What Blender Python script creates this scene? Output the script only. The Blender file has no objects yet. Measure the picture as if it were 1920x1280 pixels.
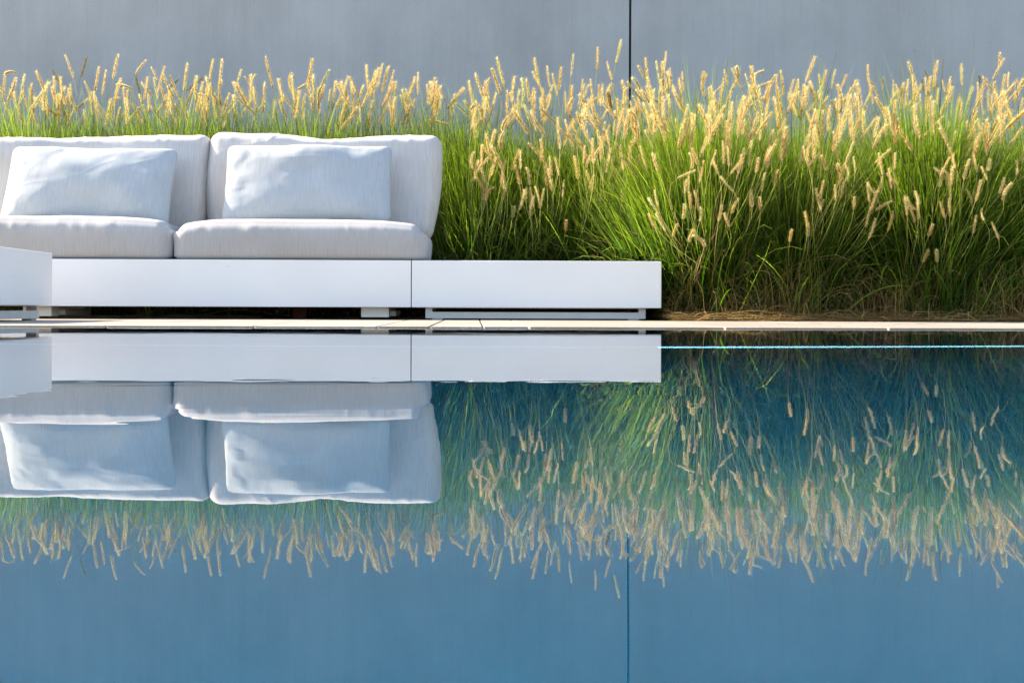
import bpy, bmesh, math, random
import numpy as np
from mathutils import Vector, Matrix, Quaternion

R = math.radians
scene = bpy.context.scene
COL = scene.collection

# ------------------------------------------------------------------ camera
CAM_Z = 0.0614            # just above the water (water level z = 0)
FPX = 2667.0              # focal length in photo pixels (1920 wide)
YAW = R(1.57)
cam_d = bpy.data.cameras.new("camera")
cam_d.sensor_width = 36.0
cam_d.lens = 36.0 * FPX / 1920.0
cam_d.shift_y = -65.0 / 1920.0
cam_d.clip_start = 0.01
cam_d.clip_end = 2000.0
cam = bpy.data.objects.new("camera", cam_d)
COL.objects.link(cam)
cam.location = (0, 0, CAM_Z)
cam.rotation_euler = (Matrix.Rotation(-YAW, 4, 'Z') @ Matrix.Rotation(R(90), 4, 'X')
                      @ Matrix.Rotation(R(0.2), 4, 'Z')).to_euler()
scene.camera = cam

# ------------------------------------------------------------------ sky, sun, exposure
SUN_EL = R(36.0)
SUN_AZ = R(22.0)          # angle behind the plane of the garden wall, sun on the left
sun_dir = Vector((-math.cos(SUN_AZ) * math.cos(SUN_EL), math.sin(SUN_AZ) * math.cos(SUN_EL), math.sin(SUN_EL)))
world = bpy.data.worlds.new("World")
scene.world = world
world.use_nodes = True
wn = world.node_tree.nodes
sky = wn.new("ShaderNodeTexSky")
sky.sky_type = 'NISHITA'
sky.sun_disc = False
sky.sun_elevation = SUN_EL
sky.sun_rotation = math.atan2(sun_dir.x, sun_dir.y)
sky.air_density = 1.0
sky.dust_density = 2.0
sky.ozone_density = 1.0
world.node_tree.links.new(sky.outputs[0], wn["Background"].inputs[0])
wn["Background"].inputs[1].default_value = 0.15
sun_l = bpy.data.lights.new("sun", 'SUN')
sun_l.energy = 5.0
sun_l.angle = R(0.5)
sun_l.color = (1.0, 0.9, 0.74)
sun_l.cycles.use_multiple_importance_sampling = False
sun = bpy.data.objects.new("sun", sun_l)
COL.objects.link(sun)
sun.location = (-6, 6, 8)
sun.rotation_euler = (-sun_dir).to_track_quat('-Z', 'Y').to_euler()
scene.view_settings.view_transform = 'Standard'
scene.view_settings.look = 'None'
scene.view_settings.exposure = 1.6
scene.view_settings.gamma = 1.0
scene.view_settings.use_curve_mapping = False
cy = scene.cycles
cy.use_denoising = True
cy.denoiser = 'OPENIMAGEDENOISE'
cy.denoising_input_passes = 'RGB_ALBEDO_NORMAL'
cy.denoising_prefilter = 'NONE'
cy.max_bounces = 10
cy.diffuse_bounces = 4
cy.glossy_bounces = 4
cy.transmission_bounces = 8
cy.transparent_max_bounces = 8
cy.caustics_reflective = False
cy.caustics_refractive = True
cy.sample_clamp_indirect = 6.0

# ------------------------------------------------------------------ helpers
def at(px, py, Y):
    """point on the plane y = Y seen at photo pixel px, py"""
    u = (px - 960.0) / FPX
    H = 575.0 + (px - 960.0) * 0.0035
    s, c = math.sin(YAW), math.cos(YAW)
    depth = Y / (c - u * s)
    return Vector((depth * (s + u * c), Y, CAM_Z + (H - py) / FPX * depth))

def tag(o, label=None, cat=None, group=None, kind=None):
    if label: o["label"] = label
    if cat: o["category"] = cat
    if group: o["group"] = group
    if kind: o["kind"] = kind
    return o

def link(name, me, mat=None, parent=None, loc=None):
    o = bpy.data.objects.new(name, me)
    COL.objects.link(o)
    if mat is not None and me is not None and len(me.materials) == 0:
        me.materials.append(mat)
    if parent is not None: o.parent = parent
    if loc is not None: o.location = loc
    return o

def empty(name, loc=(0, 0, 0)):
    o = bpy.data.objects.new(name, None)
    COL.objects.link(o)
    o.location = loc
    o.empty_display_size = 0.1
    return o

def np_mesh(name, verts, faces, smooth=False):
    """verts (n,3); faces (m,k) all of one size"""
    me = bpy.data.meshes.new(name)
    v = np.ascontiguousarray(verts, dtype=np.float32)
    f = np.ascontiguousarray(faces, dtype=np.int32)
    k = f.shape[1]
    me.vertices.add(len(v)); me.vertices.foreach_set("co", v.ravel())
    me.loops.add(f.size); me.loops.foreach_set("vertex_index", f.ravel())
    me.polygons.add(len(f))
    me.polygons.foreach_set("loop_start", np.arange(len(f), dtype=np.int32) * k)
    try:
        me.polygons.foreach_set("loop_total", np.full(len(f), k, dtype=np.int32))
    except Exception:
        pass
    me.update(calc_edges=True)
    me.validate()
    if smooth:
        me.polygons.foreach_set("use_smooth", np.ones(len(me.polygons), dtype=bool))
    return me

def box_mesh(name, x0, x1, y0, y1, z0, z1, bevel=0.0, seg=2):
    bm = bmesh.new()
    bmesh.ops.create_cube(bm, size=1.0)
    for v in bm.verts:
        v.co = Vector(((x0 + x1) / 2 + v.co.x * (x1 - x0), (y0 + y1) / 2 + v.co.y * (y1 - y0), (z0 + z1) / 2 + v.co.z * (z1 - z0)))
    if bevel > 0:
        bmesh.ops.bevel(bm, geom=bm.edges[:], offset=bevel, segments=seg, profile=0.5, affect='EDGES')
    me = bpy.data.meshes.new(name)
    bm.to_mesh(me); bm.free()
    return me

def hash3(ix, iy, iz, seed):
    h = (ix * 374761393 + iy * 668265263 + iz * 2147483647 + seed * 974634777) & 0xFFFFFFFF
    h = ((h ^ (h >> 13)) * 1274126177) & 0xFFFFFFFF
    h = ((h ^ (h >> 16)) * 2246822519) & 0xFFFFFFFF
    h = h ^ (h >> 15)
    return (h & 0xFFFFFF) / float(0xFFFFFF)

def vnoise(p, seed=0):
    """value noise, p (n,3) -> (n,) in -1..1"""
    p = np.asarray(p, dtype=np.float64)
    i = np.floor(p).astype(np.int64)
    f = p - i
    f = f * f * f * (f * (f * 6 - 15) + 10)
    out = 0
    for dx in (0, 1):
        wx = f[:, 0] if dx else 1 - f[:, 0]
        for dy in (0, 1):
            wy = f[:, 1] if dy else 1 - f[:, 1]
            for dz in (0, 1):
                wz = f[:, 2] if dz else 1 - f[:, 2]
                out = out + wx * wy * wz * hash3(i[:, 0] + dx, i[:, 1] + dy, i[:, 2] + dz, seed)
    return out * 2 - 1

# ------------------------------------------------------------------ materials
def new_mat(name):
    m = bpy.data.materials.new(name)
    m.use_nodes = True
    nt = m.node_tree
    return m, nt, nt.nodes, nt.links, nt.nodes["Principled BSDF"]

def N(nodes, t, **kw):
    n = nodes.new(t)
    for k, v in kw.items():
        if k in n.inputs: n.inputs[k].default_value = v
        else: setattr(n, k, v)
    return n

def coords(nodes, links, scale, kind="Object"):
    tc = nodes.new("ShaderNodeTexCoord")
    mp = nodes.new("ShaderNodeMapping")
    mp.inputs["Scale"].default_value = scale
    links.new(tc.outputs[kind], mp.inputs["Vector"])
    return mp

def noise_node(nodes, links, scale3, detail=4.0, rough=0.55, kind="Object", scale=1.0):
    mp = coords(nodes, links, scale3, kind)
    n = N(nodes, "ShaderNodeTexNoise", Scale=scale, Detail=detail, Roughness=rough)
    links.new(mp.outputs[0], n.inputs["Vector"])
    return n

def ramp(nodes, links, src, stops):
    r = nodes.new("ShaderNodeValToRGB")
    cr = r.color_ramp
    while len(cr.elements) < len(stops): cr.elements.new(0.5)
    for e, (p, c) in zip(cr.elements, stops):
        e.position = p
        e.color = (c[0], c[1], c[2], 1) if len(c) == 3 else c
    links.new(src, r.inputs[0])
    return r

def mixc(nodes, links, fac, a, b, mode='MIX'):
    m = nodes.new("ShaderNodeMix")
    m.data_type = 'RGBA'; m.blend_type = mode
    for idx, val in ((0, fac), (6, a), (7, b)):
        if hasattr(val, "is_linked") or hasattr(val, "links"):
            links.new(val, m.inputs[idx])
        elif idx == 0: m.inputs[0].default_value = val
        else: m.inputs[idx].default_value = (val[0], val[1], val[2], 1)
    return m.outputs[2]

def bump(nodes, links, height, strength, dist, bsdf, normal=None):
    b = N(nodes, "ShaderNodeBump", Strength=strength, Distance=dist)
    links.new(height, b.inputs["Height"])
    if normal is not None: links.new(normal, b.inputs["Normal"])
    if bsdf is not None: links.new(b.outputs[0], bsdf.inputs["Normal"])
    return b

def mat_concrete():
    m, nt, n, l, b = new_mat("concrete")
    big = noise_node(n, l, (1.5, 1, 1.1), 8, 0.68)
    streak = noise_node(n, l, (14, 1, 0.45), 7, 0.72)
    fine = noise_node(n, l, (120, 120, 120), 3, 0.6)
    c0 = ramp(n, l, big.outputs[0], [(0.28, (0.37, 0.367, 0.36)), (0.52, (0.44, 0.436, 0.43)), (0.74, (0.50, 0.496, 0.488))])
    c1 = ramp(n, l, streak.outputs[0], [(0.3, (0.93, 0.93, 0.93)), (0.55, (1, 1, 1)), (0.75, (1.03, 1.03, 1.03))])
    col = mixc(n, l, 0.7, c0.outputs[0], c1.outputs[0], 'MULTIPLY')
    fr = ramp(n, l, fine.outputs[0], [(0.3, (0.86, 0.86, 0.86)), (0.6, (1.04, 1.04, 1.04))])
    col = mixc(n, l, 0.5, col, fr.outputs[0], 'MULTIPLY')
    dash = noise_node(n, l, (70, 1, 2.6), 3, 0.6)
    dr = ramp(n, l, dash.outputs[0], [(0.28, (0.86, 0.86, 0.86)), (0.42, (1, 1, 1))])
    col = mixc(n, l, 0.5, col, dr.outputs[0], 'MULTIPLY')
    # small air holes
    vor = N(n, "ShaderNodeTexVoronoi", Scale=1.0)
    mp = coords(n, l, (17, 17, 13)); l.new(mp.outputs[0], vor.inputs["Vector"])
    pr = ramp(n, l, vor.outputs["Distance"], [(0.035, (0.55, 0.55, 0.55)), (0.06, (1, 1, 1))])
    gate = noise_node(n, l, (2.2, 2.2, 1.4), 2, 0.5)
    gr = ramp(n, l, gate.outputs[0], [(0.48, (0, 0, 0)), (0.62, (1, 1, 1))])
    col = mixc(n, l, gr.outputs[0], col, mixc(n, l, 1.0, col, pr.outputs[0], 'MULTIPLY'))
    l.new(col, b.inputs["Base Color"])
    b.inputs["Roughness"].default_value = 0.75
    b.inputs["Specular IOR Level"].default_value = 0.25
    bp = bump(n, l, fine.outputs[0], 0.25, 0.002, None)
    bump(n, l, pr.outputs[0], 0.3, 0.002, b, bp.outputs[0])
    return m

def mat_paint():
    m, nt, n, l, b = new_mat("white_powder_coat")
    big = noise_node(n, l, (2.5, 2.5, 4), 3, 0.5)
    c0 = ramp(n, l, big.outputs[0], [(0.3, (0.80, 0.775, 0.745)), (0.7, (0.85, 0.825, 0.795))])
    sp = N(n, "ShaderNodeTexVoronoi", Scale=1.0)
    mp = coords(n, l, (22, 22, 22)); l.new(mp.outputs[0], sp.inputs["Vector"])
    pr = ramp(n, l, sp.outputs["Distance"], [(0.028, (0.25, 0.2, 0.16)), (0.045, (1, 1, 1))])
    gate = noise_node(n, l, (7, 7, 7), 1, 0.5)
    gr = ramp(n, l, gate.outputs[0], [(0.58, (0, 0, 0)), (0.64, (1, 1, 1))])
    col = mixc(n, l, gr.outputs[0], c0.outputs[0], mixc(n, l, 1.0, c0.outputs[0], pr.outputs[0], 'MULTIPLY'))
    l.new(col, b.inputs["Base Color"])
    b.inputs["Roughness"].default_value = 0.38
    fine = noise_node(n, l, (300, 300, 300), 2, 0.5)
    bump(n, l, fine.outputs[0], 0.04, 0.001, b)
    return m

def mat_fabric(name, c_lo, c_hi):
    m, nt, n, l, b = new_mat(name)
    warp = noise_node(n, l, (520, 60, 14), 3, 0.6)
    weft = noise_node(n, l, (20, 60, 420), 2, 0.6)
    slub = noise_node(n, l, (230, 60, 9), 3, 0.65)
    soil = noise_node(n, l, (3, 3, 3.5), 4, 0.55)
    mix = n.new("ShaderNodeMath"); mix.operation = 'ADD'
    l.new(warp.outputs[0], mix.inputs[0]); l.new(slub.outputs[0], mix.inputs[1])
    mul = n.new("ShaderNodeMath"); mul.operation = 'MULTIPLY'; mul.inputs[1].default_value = 0.5
    l.new(mix.outputs[0], mul.inputs[0])
    c0 = ramp(n, l, mul.outputs[0], [(0.26, c_lo), (0.72, c_hi)])
    s = ramp(n, l, soil.outputs[0], [(0.3, (0.9, 0.885, 0.86)), (0.6, (1, 1, 1))])
    col = mixc(n, l, 0.7, c0.outputs[0], s.outputs[0], 'MULTIPLY')
    l.new(col, b.inputs["Base Color"])
    b.inputs["Roughness"].default_value = 0.9
    b.inputs["Specular IOR Level"].default_value = 0.08
    b.inputs["Sheen Weight"].default_value = 0.0
    b.inputs["Sheen Roughness"].default_value = 0.5
    b1 = bump(n, l, mul.outputs[0], 0.25, 0.0015, None)
    bump(n, l, weft.outputs[0], 0.2, 0.001, b, b1.outputs[0])
    return m

def mat_leaf(name, lo, hi, tip, trans, tfac):
    """grass blade: diffuse + translucent, colour varies blade by blade"""
    m, nt, n, l, b = new_mat(name)
    at_ = n.new("ShaderNodeAttribute"); at_.attribute_name = "rnd"
    al = n.new("ShaderNodeAttribute"); al.attribute_name = "along"
    c0 = ramp(n, l, at_.outputs["Fac"], [(0.0, lo), (0.62, hi), (1.0, tip)])
    ar = ramp(n, l, al.outputs["Fac"], [(0.6, (0, 0, 0)), (1.0, (0.5, 0.5, 0.5))])
    col = mixc(n, l, ar.outputs[0], c0.outputs[0], tip)
    l.new(col, b.inputs["Base Color"])
    b.inputs["Roughness"].default_value = 0.5
    b.inputs["Specular IOR Level"].default_value = 0.2
    tr = n.new("ShaderNodeBsdfTranslucent")
    tcol = mixc(n, l, 1.0, col, trans, 'MULTIPLY')
    l.new(tcol, tr.inputs[0])
    mx = n.new("ShaderNodeMixShader"); mx.inputs[0].default_value = tfac
    l.new(b.outputs[0], mx.inputs[1]); l.new(tr.outputs[0], mx.inputs[2])
    l.new(mx.outputs[0], n["Material Output"].inputs[0])
    return m

def mat_spike():
    m, nt, n, l, b = new_mat("seed_head")
    oi = n.new("ShaderNodeObjectInfo")
    at_ = n.new("ShaderNodeAttribute"); at_.attribute_name = "rnd"
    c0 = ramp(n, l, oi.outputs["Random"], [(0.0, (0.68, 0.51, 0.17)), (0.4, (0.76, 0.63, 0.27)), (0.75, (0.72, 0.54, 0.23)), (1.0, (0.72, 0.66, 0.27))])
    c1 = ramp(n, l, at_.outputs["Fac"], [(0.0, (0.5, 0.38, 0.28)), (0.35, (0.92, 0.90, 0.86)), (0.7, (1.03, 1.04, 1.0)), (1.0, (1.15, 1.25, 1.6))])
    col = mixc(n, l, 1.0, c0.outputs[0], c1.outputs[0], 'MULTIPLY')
    l.new(col, b.inputs["Base Color"])
    b.inputs["Roughness"].default_value = 0.5
    tr = n.new("ShaderNodeBsdfTranslucent")
    l.new(col, tr.inputs[0])
    mx = n.new("ShaderNodeMixShader"); mx.inputs[0].default_value = 0.5
    l.new(b.outputs[0], mx.inputs[1]); l.new(tr.outputs[0], mx.inputs[2])
    l.new(mx.outputs[0], n["Material Output"].inputs[0])
    return m

def mat_stone():
    m, nt, n, l, b = new_mat("travertine")
    oi = n.new("ShaderNodeObjectInfo")
    lay = noise_node(n, l, (3, 26, 30), 5, 0.6)
    pit = noise_node(n, l, (90, 90, 90), 3, 0.6)
    c0 = ramp(n, l, lay.outputs[0], [(0.28, (0.21, 0.17, 0.125)), (0.5, (0.285, 0.245, 0.19)), (0.75, (0.35, 0.31, 0.255))])
    v = ramp(n, l, oi.outputs["Random"], [(0, (0.86, 0.84, 0.82)), (1, (1.08, 1.08, 1.08))])
    col = mixc(n, l, 1.0, c0.outputs[0], v.outputs[0], 'MULTIPLY')
    p = ramp(n, l, pit.outputs[0], [(0.3, (0.6, 0.55, 0.5)), (0.42, (1, 1, 1))])
    col = mixc(n, l, 0.8, col, p.outputs[0], 'MULTIPLY')
    l.new(col, b.inputs["Base Color"])
    b.inputs["Roughness"].default_value = 0.7
    bump(n, l, pit.outputs[0], 0.4, 0.003, b)
    return m

def mat_simple(name, col, rough=0.6, var=0.15, scale=8.0, spec=0.5):
    m, nt, n, l, b = new_mat(name)
    nz = noise_node(n, l, (scale, scale, scale), 5, 0.6)
    lo = [c * (1 - var) for c in col]; hi = [c * (1 + var) for c in col]
    c0 = ramp(n, l, nz.outputs[0], [(0.3, lo), (0.7, hi)])
    l.new(c0.outputs[0], b.inputs["Base Color"])
    b.inputs["Roughness"].default_value = rough
    b.inputs["Specular IOR Level"].default_value = spec
    bump(n, l, nz.outputs[0], 0.3, 0.004, b)
    return m

def mat_glow():
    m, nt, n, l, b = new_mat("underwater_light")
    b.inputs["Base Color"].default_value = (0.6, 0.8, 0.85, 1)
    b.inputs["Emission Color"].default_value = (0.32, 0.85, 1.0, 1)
    b.inputs["Emission Strength"].default_value = 2.3  # emission set to draw the assumed cyan line in the pool
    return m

def mat_water():
    m, nt, n, l, b = new_mat("pool_water")
    n.remove(b)
    g = n.new("ShaderNodeBsdfGlass")
    g.inputs["IOR"].default_value = 1.333
    g.inputs["Roughness"].default_value = 0.0
    g.inputs["Color"].default_value = (1, 1, 1, 1)
    w1 = noise_node(n, l, (1.3, 2.6, 1), 2, 0.45)
    w2 = noise_node(n, l, (7.0, 12.0, 1), 2, 0.5)
    b1 = bump(n, l, w1.outputs[0], 1.0, 0.00036, None)
    b2 = bump(n, l, w2.outputs[0], 1.0, 0.00007, None, b1.outputs[0])
    w3 = noise_node(n, l, (17.0, 21.0, 1), 1, 0.5)
    b3 = bump(n, l, w3.outputs[0], 1.0, 0.00003, None, b2.outputs[0])
    l.new(b3.outputs[0], g.inputs["Normal"])
    l.new(g.outputs[0], n["Material Output"].inputs[0])
    return m

M = {
    "concrete": mat_concrete(),
    "paint": mat_paint(),
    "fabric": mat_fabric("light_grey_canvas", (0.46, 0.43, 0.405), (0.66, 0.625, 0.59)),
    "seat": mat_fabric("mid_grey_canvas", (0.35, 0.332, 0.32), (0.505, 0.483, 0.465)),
    "pillow": mat_fabric("pale_blue_grey_canvas", (0.365, 0.38, 0.385), (0.525, 0.535, 0.53)),
    "leaf": mat_leaf("grass_blade", (0.006, 0.019, 0.003), (0.052, 0.11, 0.007), (0.21, 0.245, 0.034), (2.5, 2.8, 1.1), 0.4),
    "dry": mat_leaf("dry_blade", (0.12, 0.065, 0.02), (0.36, 0.22, 0.075), (0.46, 0.32, 0.13), (1.0, 1.0, 1.0), 0.3),
    "stem": mat_leaf("flower_stem", (0.20, 0.24, 0.06), (0.30, 0.32, 0.10), (0.42, 0.38, 0.17), (1.3, 1.3, 1.1), 0.4),
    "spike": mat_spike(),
    "stone": mat_stone(),
    "soil": mat_simple("soil", (0.06, 0.042, 0.028), 0.95, 0.5, 30),
    "lawn": mat_simple("lawn_ground", (0.16, 0.15, 0.09), 0.95, 0.25, 3),
    "brick": mat_simple("red_brick", (0.26, 0.10, 0.065), 0.85, 0.3, 40),
    "rubber": mat_simple("joint_seal", (0.008, 0.008, 0.009), 0.9, 0.1, 30, 0.2),
    "frame": mat_simple("grey_white_steel", (0.56, 0.55, 0.53), 0.45, 0.06, 12),
    "pad": mat_simple("foot_pad", (0.36, 0.35, 0.33), 0.7, 0.15, 30),
    "poolfloor": mat_simple("pool_liner_floor", (0.0015, 0.064, 0.128), 0.9, 0.06, 1.2, 0.02),
    "poolwall": mat_simple("pool_liner_wall", (0.002, 0.05, 0.11), 0.9, 0.08, 1.2, 0.02),
    "led": mat_glow(),
    "strip": mat_simple("pale_strip", (0.5, 0.8, 0.85), 0.4, 0.05, 3),
    "water": mat_water(),
}

# ------------------------------------------------------------------ the setting
DECK_Z = 0.004
EDGE_Y = 4.09              # far edge of the pool
BED_Y = 6.02              # where paving gives way to planting, right of the table
DECK_BACK = 6.95          # back of the paving under the sofa
WALL_Y = 8.2
PX0, PX1, PY0 = -7.0, 9.0, -3.2
POOL_D = -1.70

def ground():
    X0, X1, Y0, Y1 = -500.0, 500.0, -500.0, 700.0
    z = -0.012
    v = [(X0, Y0, z), (X1, Y0, z), (X1, PY0 - 0.02, z), (X0, PY0 - 0.02, z),
         (X0, EDGE_Y + 0.15, z), (PX0 - 0.02, EDGE_Y + 0.15, z), (PX0 - 0.02, PY0 - 0.02, z),
         (PX1 + 0.02, PY0 - 0.02, z), (X1, EDGE_Y + 0.15, z), (PX1 + 0.02, EDGE_Y + 0.15, z), (X1, Y1, z), (X0, Y1, z)]
    f = [(0, 1, 2, 7, 6, 3), (3, 6, 5, 4), (7, 2, 8, 9), (4, 5, 9, 8, 10, 11)]
    me = bpy.data.meshes.new("ground")
    me.from_pydata(v, [], f)
    tag(link("ground", me, M["lawn"]), kind="structure")

def planting_bed():
    nx, ny = 150, 40
    xs = np.linspace(-6, 8, nx); ys = np.linspace(BED_Y, WALL_Y, ny)
    gx, gy = np.meshgrid(xs, ys, indexing='ij')
    p = np.stack([gx.ravel() * 6, gy.ravel() * 6, np.zeros(gx.size)], 1)
    z = 0.006 + 0.012 * vnoise(p, 5) + 0.008 * vnoise(p * 3, 6)
    z = np.where(gy.ravel() < BED_Y + 0.03, 0.0, z)
    z = np.where((gx.ravel() < 0.86) & (gy.ravel() < DECK_BACK + 0.04), -0.008, z)
    v = np.stack([gx.ravel(), gy.ravel(), z], 1)
    i = np.arange(nx * ny).reshape(nx, ny)
    f = np.stack([i[:-1, :-1].ravel(), i[1:, :-1].ravel(), i[1:, 1:].ravel(), i[:-1, 1:].ravel()], 1)
    tag(link("soil_bed", np_mesh("soil_bed", v, f, True), M["soil"]), kind="structure")

def paving():
    rng = random.Random(3)
    deck = empty("pool_deck", (0, EDGE_Y, 0))
    tag(deck, kind="structure")
    x = PX0
    # joints seen in the photograph, as x positions along the pool edge
    known = [at(707, 613, EDGE_Y).x, at(806, 614, EDGE_Y).x, at(906, 614, EDGE_Y).x, at(992, 614, EDGE_Y).x]
    xs = []
    xx = known[0]
    left = []
    while xx > PX0:
        xx -= rng.uniform(0.3, 0.52); left.append(max(xx, PX0))
    xs = left[::-1] + known
    xx = known[-1]
    while xx < PX1:
        xx += rng.uniform(0.34, 0.6); xs.append(min(xx, PX1))
    gap = 0.005
    for a, c in zip(xs[:-1], xs[1:]):
        mid = (a + c) / 2
        back = DECK_BACK if mid < 0.86 else BED_Y
        rows = [EDGE_Y, EDGE_Y + 0.62]
        y = EDGE_Y + 0.62
        while True:
            y += rng.uniform(0.52, 0.7)
            if y > back - 0.3: break
            rows.append(y)
        rows.append(back)
        for y0, y1 in zip(rows[:-1], rows[1:]):
            dz = rng.uniform(-0.0004, 0.0004)
            me = box_mesh("paver", a + gap / 2, c - gap / 2, y0 + (gap / 2 if y0 > EDGE_Y else 0), y1 - gap / 2, -0.05, DECK_Z + dz, 0.002, 1)
            o = link("paver", me, M["stone"], deck)
            o.matrix_parent_inverse = deck.matrix_basis.inverted()
    # terrace on the other three sides of the pool
    def strip(x0, x1, y0, y1):
        me = box_mesh("terrace", x0, x1, y0, y1, -0.05, DECK_Z, 0.002, 1)
        tag(link("terrace", me, M["stone"]), kind="structure")
    strip(-14, PX0, PY0 - 4, 8.0)
    strip(PX1, 14, PY0 - 4, 6.0)
    strip(PX0 + 0.003, PX1 - 0.003, PY0 - 4, PY0)
    # bedding under the joints
    me = box_mesh("deck_bedding", PX0, PX1, EDGE_Y + 0.01, BED_Y - 0.01, -0.06, -0.006)
    tag(link("deck_bedding", me, M["soil"]), kind="structure")

def pool():
    e = 0.03
    me = bpy.data.meshes.new("pool_floor")
    me.from_pydata([(PX0, PY0, POOL_D), (PX1, PY0, POOL_D), (PX1, EDGE_Y, POOL_D), (PX0, EDGE_Y, POOL_D)], [], [(0, 1, 2, 3)])
    tag(link("pool_floor", me, M["poolfloor"]), kind="structure")
    z0, z1 = POOL_D - 0.05, -0.05
    for nm, a in (("pool_wall", (PX0 - 0.1, PX1 + 0.1, EDGE_Y, EDGE_Y + 0.1)), ("pool_wall", (PX0 - 0.1, PX1 + 0.1, PY0 - 0.1, PY0)),
                  ("pool_wall", (PX0 - 0.1, PX0, PY0, EDGE_Y)), ("pool_wall", (PX1, PX1 + 0.1, PY0, EDGE_Y))):
        me = box_mesh(nm, a[0], a[1], a[2], a[3], z0, z1)
        tag(link(nm, me, M["poolwall"]), kind="structure")
    # assumed strip drawing the cyan line at the far wall foot: emissive before the planting, plain before the sofa
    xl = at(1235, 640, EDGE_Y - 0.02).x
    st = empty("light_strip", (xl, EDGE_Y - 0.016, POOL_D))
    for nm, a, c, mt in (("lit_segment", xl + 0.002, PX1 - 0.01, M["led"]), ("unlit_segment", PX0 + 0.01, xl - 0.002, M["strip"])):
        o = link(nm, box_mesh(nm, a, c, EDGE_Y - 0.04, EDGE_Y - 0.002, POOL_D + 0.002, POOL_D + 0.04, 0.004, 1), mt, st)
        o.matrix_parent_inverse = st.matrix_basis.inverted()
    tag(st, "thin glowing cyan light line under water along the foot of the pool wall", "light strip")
    v = [(PX0 - e, PY0 - e, 0), (PX1 + e, PY0 - e, 0), (PX1 + e, EDGE_Y + e, 0), (PX0 - e, EDGE_Y + e, 0)]
    me = bpy.data.meshes.new("pool_water"); me.from_pydata(v, [], [(0, 1, 2, 3)])
    tag(link("pool_water", me, M["water"]), kind="structure")

def garden_wall():
    w = empty("garden_wall", (0, WALL_Y, 0))
    jx = at(1180, 100, WALL_Y).x
    H, g = 2.25, 0.0065
    for a, c in ((jx - 5.2, jx - g), (jx + g, jx + 5.2)):
        o = link("concrete_panel", box_mesh("concrete_panel", a, c, WALL_Y, WALL_Y + 0.2, -0.1, H, 0.004, 2), M["concrete"], w)
        o.matrix_parent_inverse = w.matrix_basis.inverted()
    o = link("joint_seal", box_mesh("joint_seal", jx - 0.0062, jx + 0.0062, WALL_Y + 0.05, WALL_Y + 0.15, -0.1, H - 0.01), M["rubber"], w)
    o.matrix_parent_inverse = w.matrix_basis.inverted()
    tag(w, "tall smooth grey concrete garden wall of two panels with a dark open joint", "wall", None, "thing")

ground(); planting_bed(); paving(); pool(); garden_wall()

# ------------------------------------------------------------------ white platform furniture
BY = 6.13
ZB, ZT = 0.057, 0.2595
XS = at(771, 530, BY).x
XR = at(1240, 530, BY).x

def rr(w, h, r, seg=4):
    """rounded rectangle outline, centred, counter-clockwise"""
    pts = []
    for cx, cz, a0 in ((w / 2 - r, h / 2 - r, 0), (-w / 2 + r, h / 2 - r, 90), (-w / 2 + r, -h / 2 + r, 180), (w / 2 - r, -h / 2 + r, 270)):
        for k in range(seg + 1):
            a = R(a0 + 90 * k / seg)
            pts.append((cx + r * math.cos(a), cz + r * math.sin(a)))
    return pts

def loop_frame_mesh(name, w, h, slot_w, slot_h, slot_dz, t):
    """flat bar loop with a rounded slot; lies in xz, thickness t along y"""
    o = rr(w, h, 0.0015); i = [(x, z + slot_dz) for x, z in rr(slot_w, slot_h, 0.006)]
    n = len(o)
    v = [(x, -t / 2, z) for x, z in o] + [(x, -t / 2, z) for x, z in i] + [(x, t / 2, z) for x, z in o] + [(x, t / 2, z) for x, z in i]
    f = []
    for k in range(n):
        j = (k + 1) % n
        f += [(k, j, n + j, n + k), (2 * n + j, 2 * n + k, 3 * n + k, 3 * n + j), (j, k, 2 * n + k, 2 * n + j), (n + k, n + j, 3 * n + j, 3 * n + k)]
    me = bpy.data.meshes.new(name)
    me.from_pydata(v, [], f)
    bm = bmesh.new(); bm.from_mesh(me); bmesh.ops.recalc_face_normals(bm, faces=bm.faces[:]); bm.to_mesh(me); bm.free()
    return me

def local(o, parent):
    o.matrix_parent_inverse = parent.matrix_basis.inverted()
    return o

def sofa_platform():
    s = empty("sofa_platform", (-1.7, 6.5, DECK_Z))
    local(link("platform_box", box_mesh("platform_box", -3.3, XS - 0.0018, BY, BY + 0.82, ZB, ZT, 0.003), M["paint"], s), s)
    for (a, c) in ((677, 729), (43, 96.5)):
        x0, x1 = at(a, 585, BY + 0.07).x, at(c, 585, BY + 0.07).x
        for y in (BY + 0.07, BY + 0.6):
            leg = local(link("leg", box_mesh("leg", x0, x1, y, y + 0.11, 0.0135, ZB + 0.001, 0.002), M["paint"], s), s)
            local(link("foot_pad", box_mesh("foot_pad", x0 + 0.016, x1 - 0.01, y + 0.01, y + 0.1, DECK_Z - 0.001, 0.0137, 0.001, 1), M["pad"], leg), s)
        # runner joining front and back leg
        local(link("leg_runner", box_mesh("leg_runner", x0 + 0.03, x1 + 0.025, BY + 0.19, BY + 0.595, 0.018, 0.042, 0.002), M["paint"], s), s)
    tag(s, "long white powder-coated sofa platform on block legs carrying the grey seat cushions", "sofa base")

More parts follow.
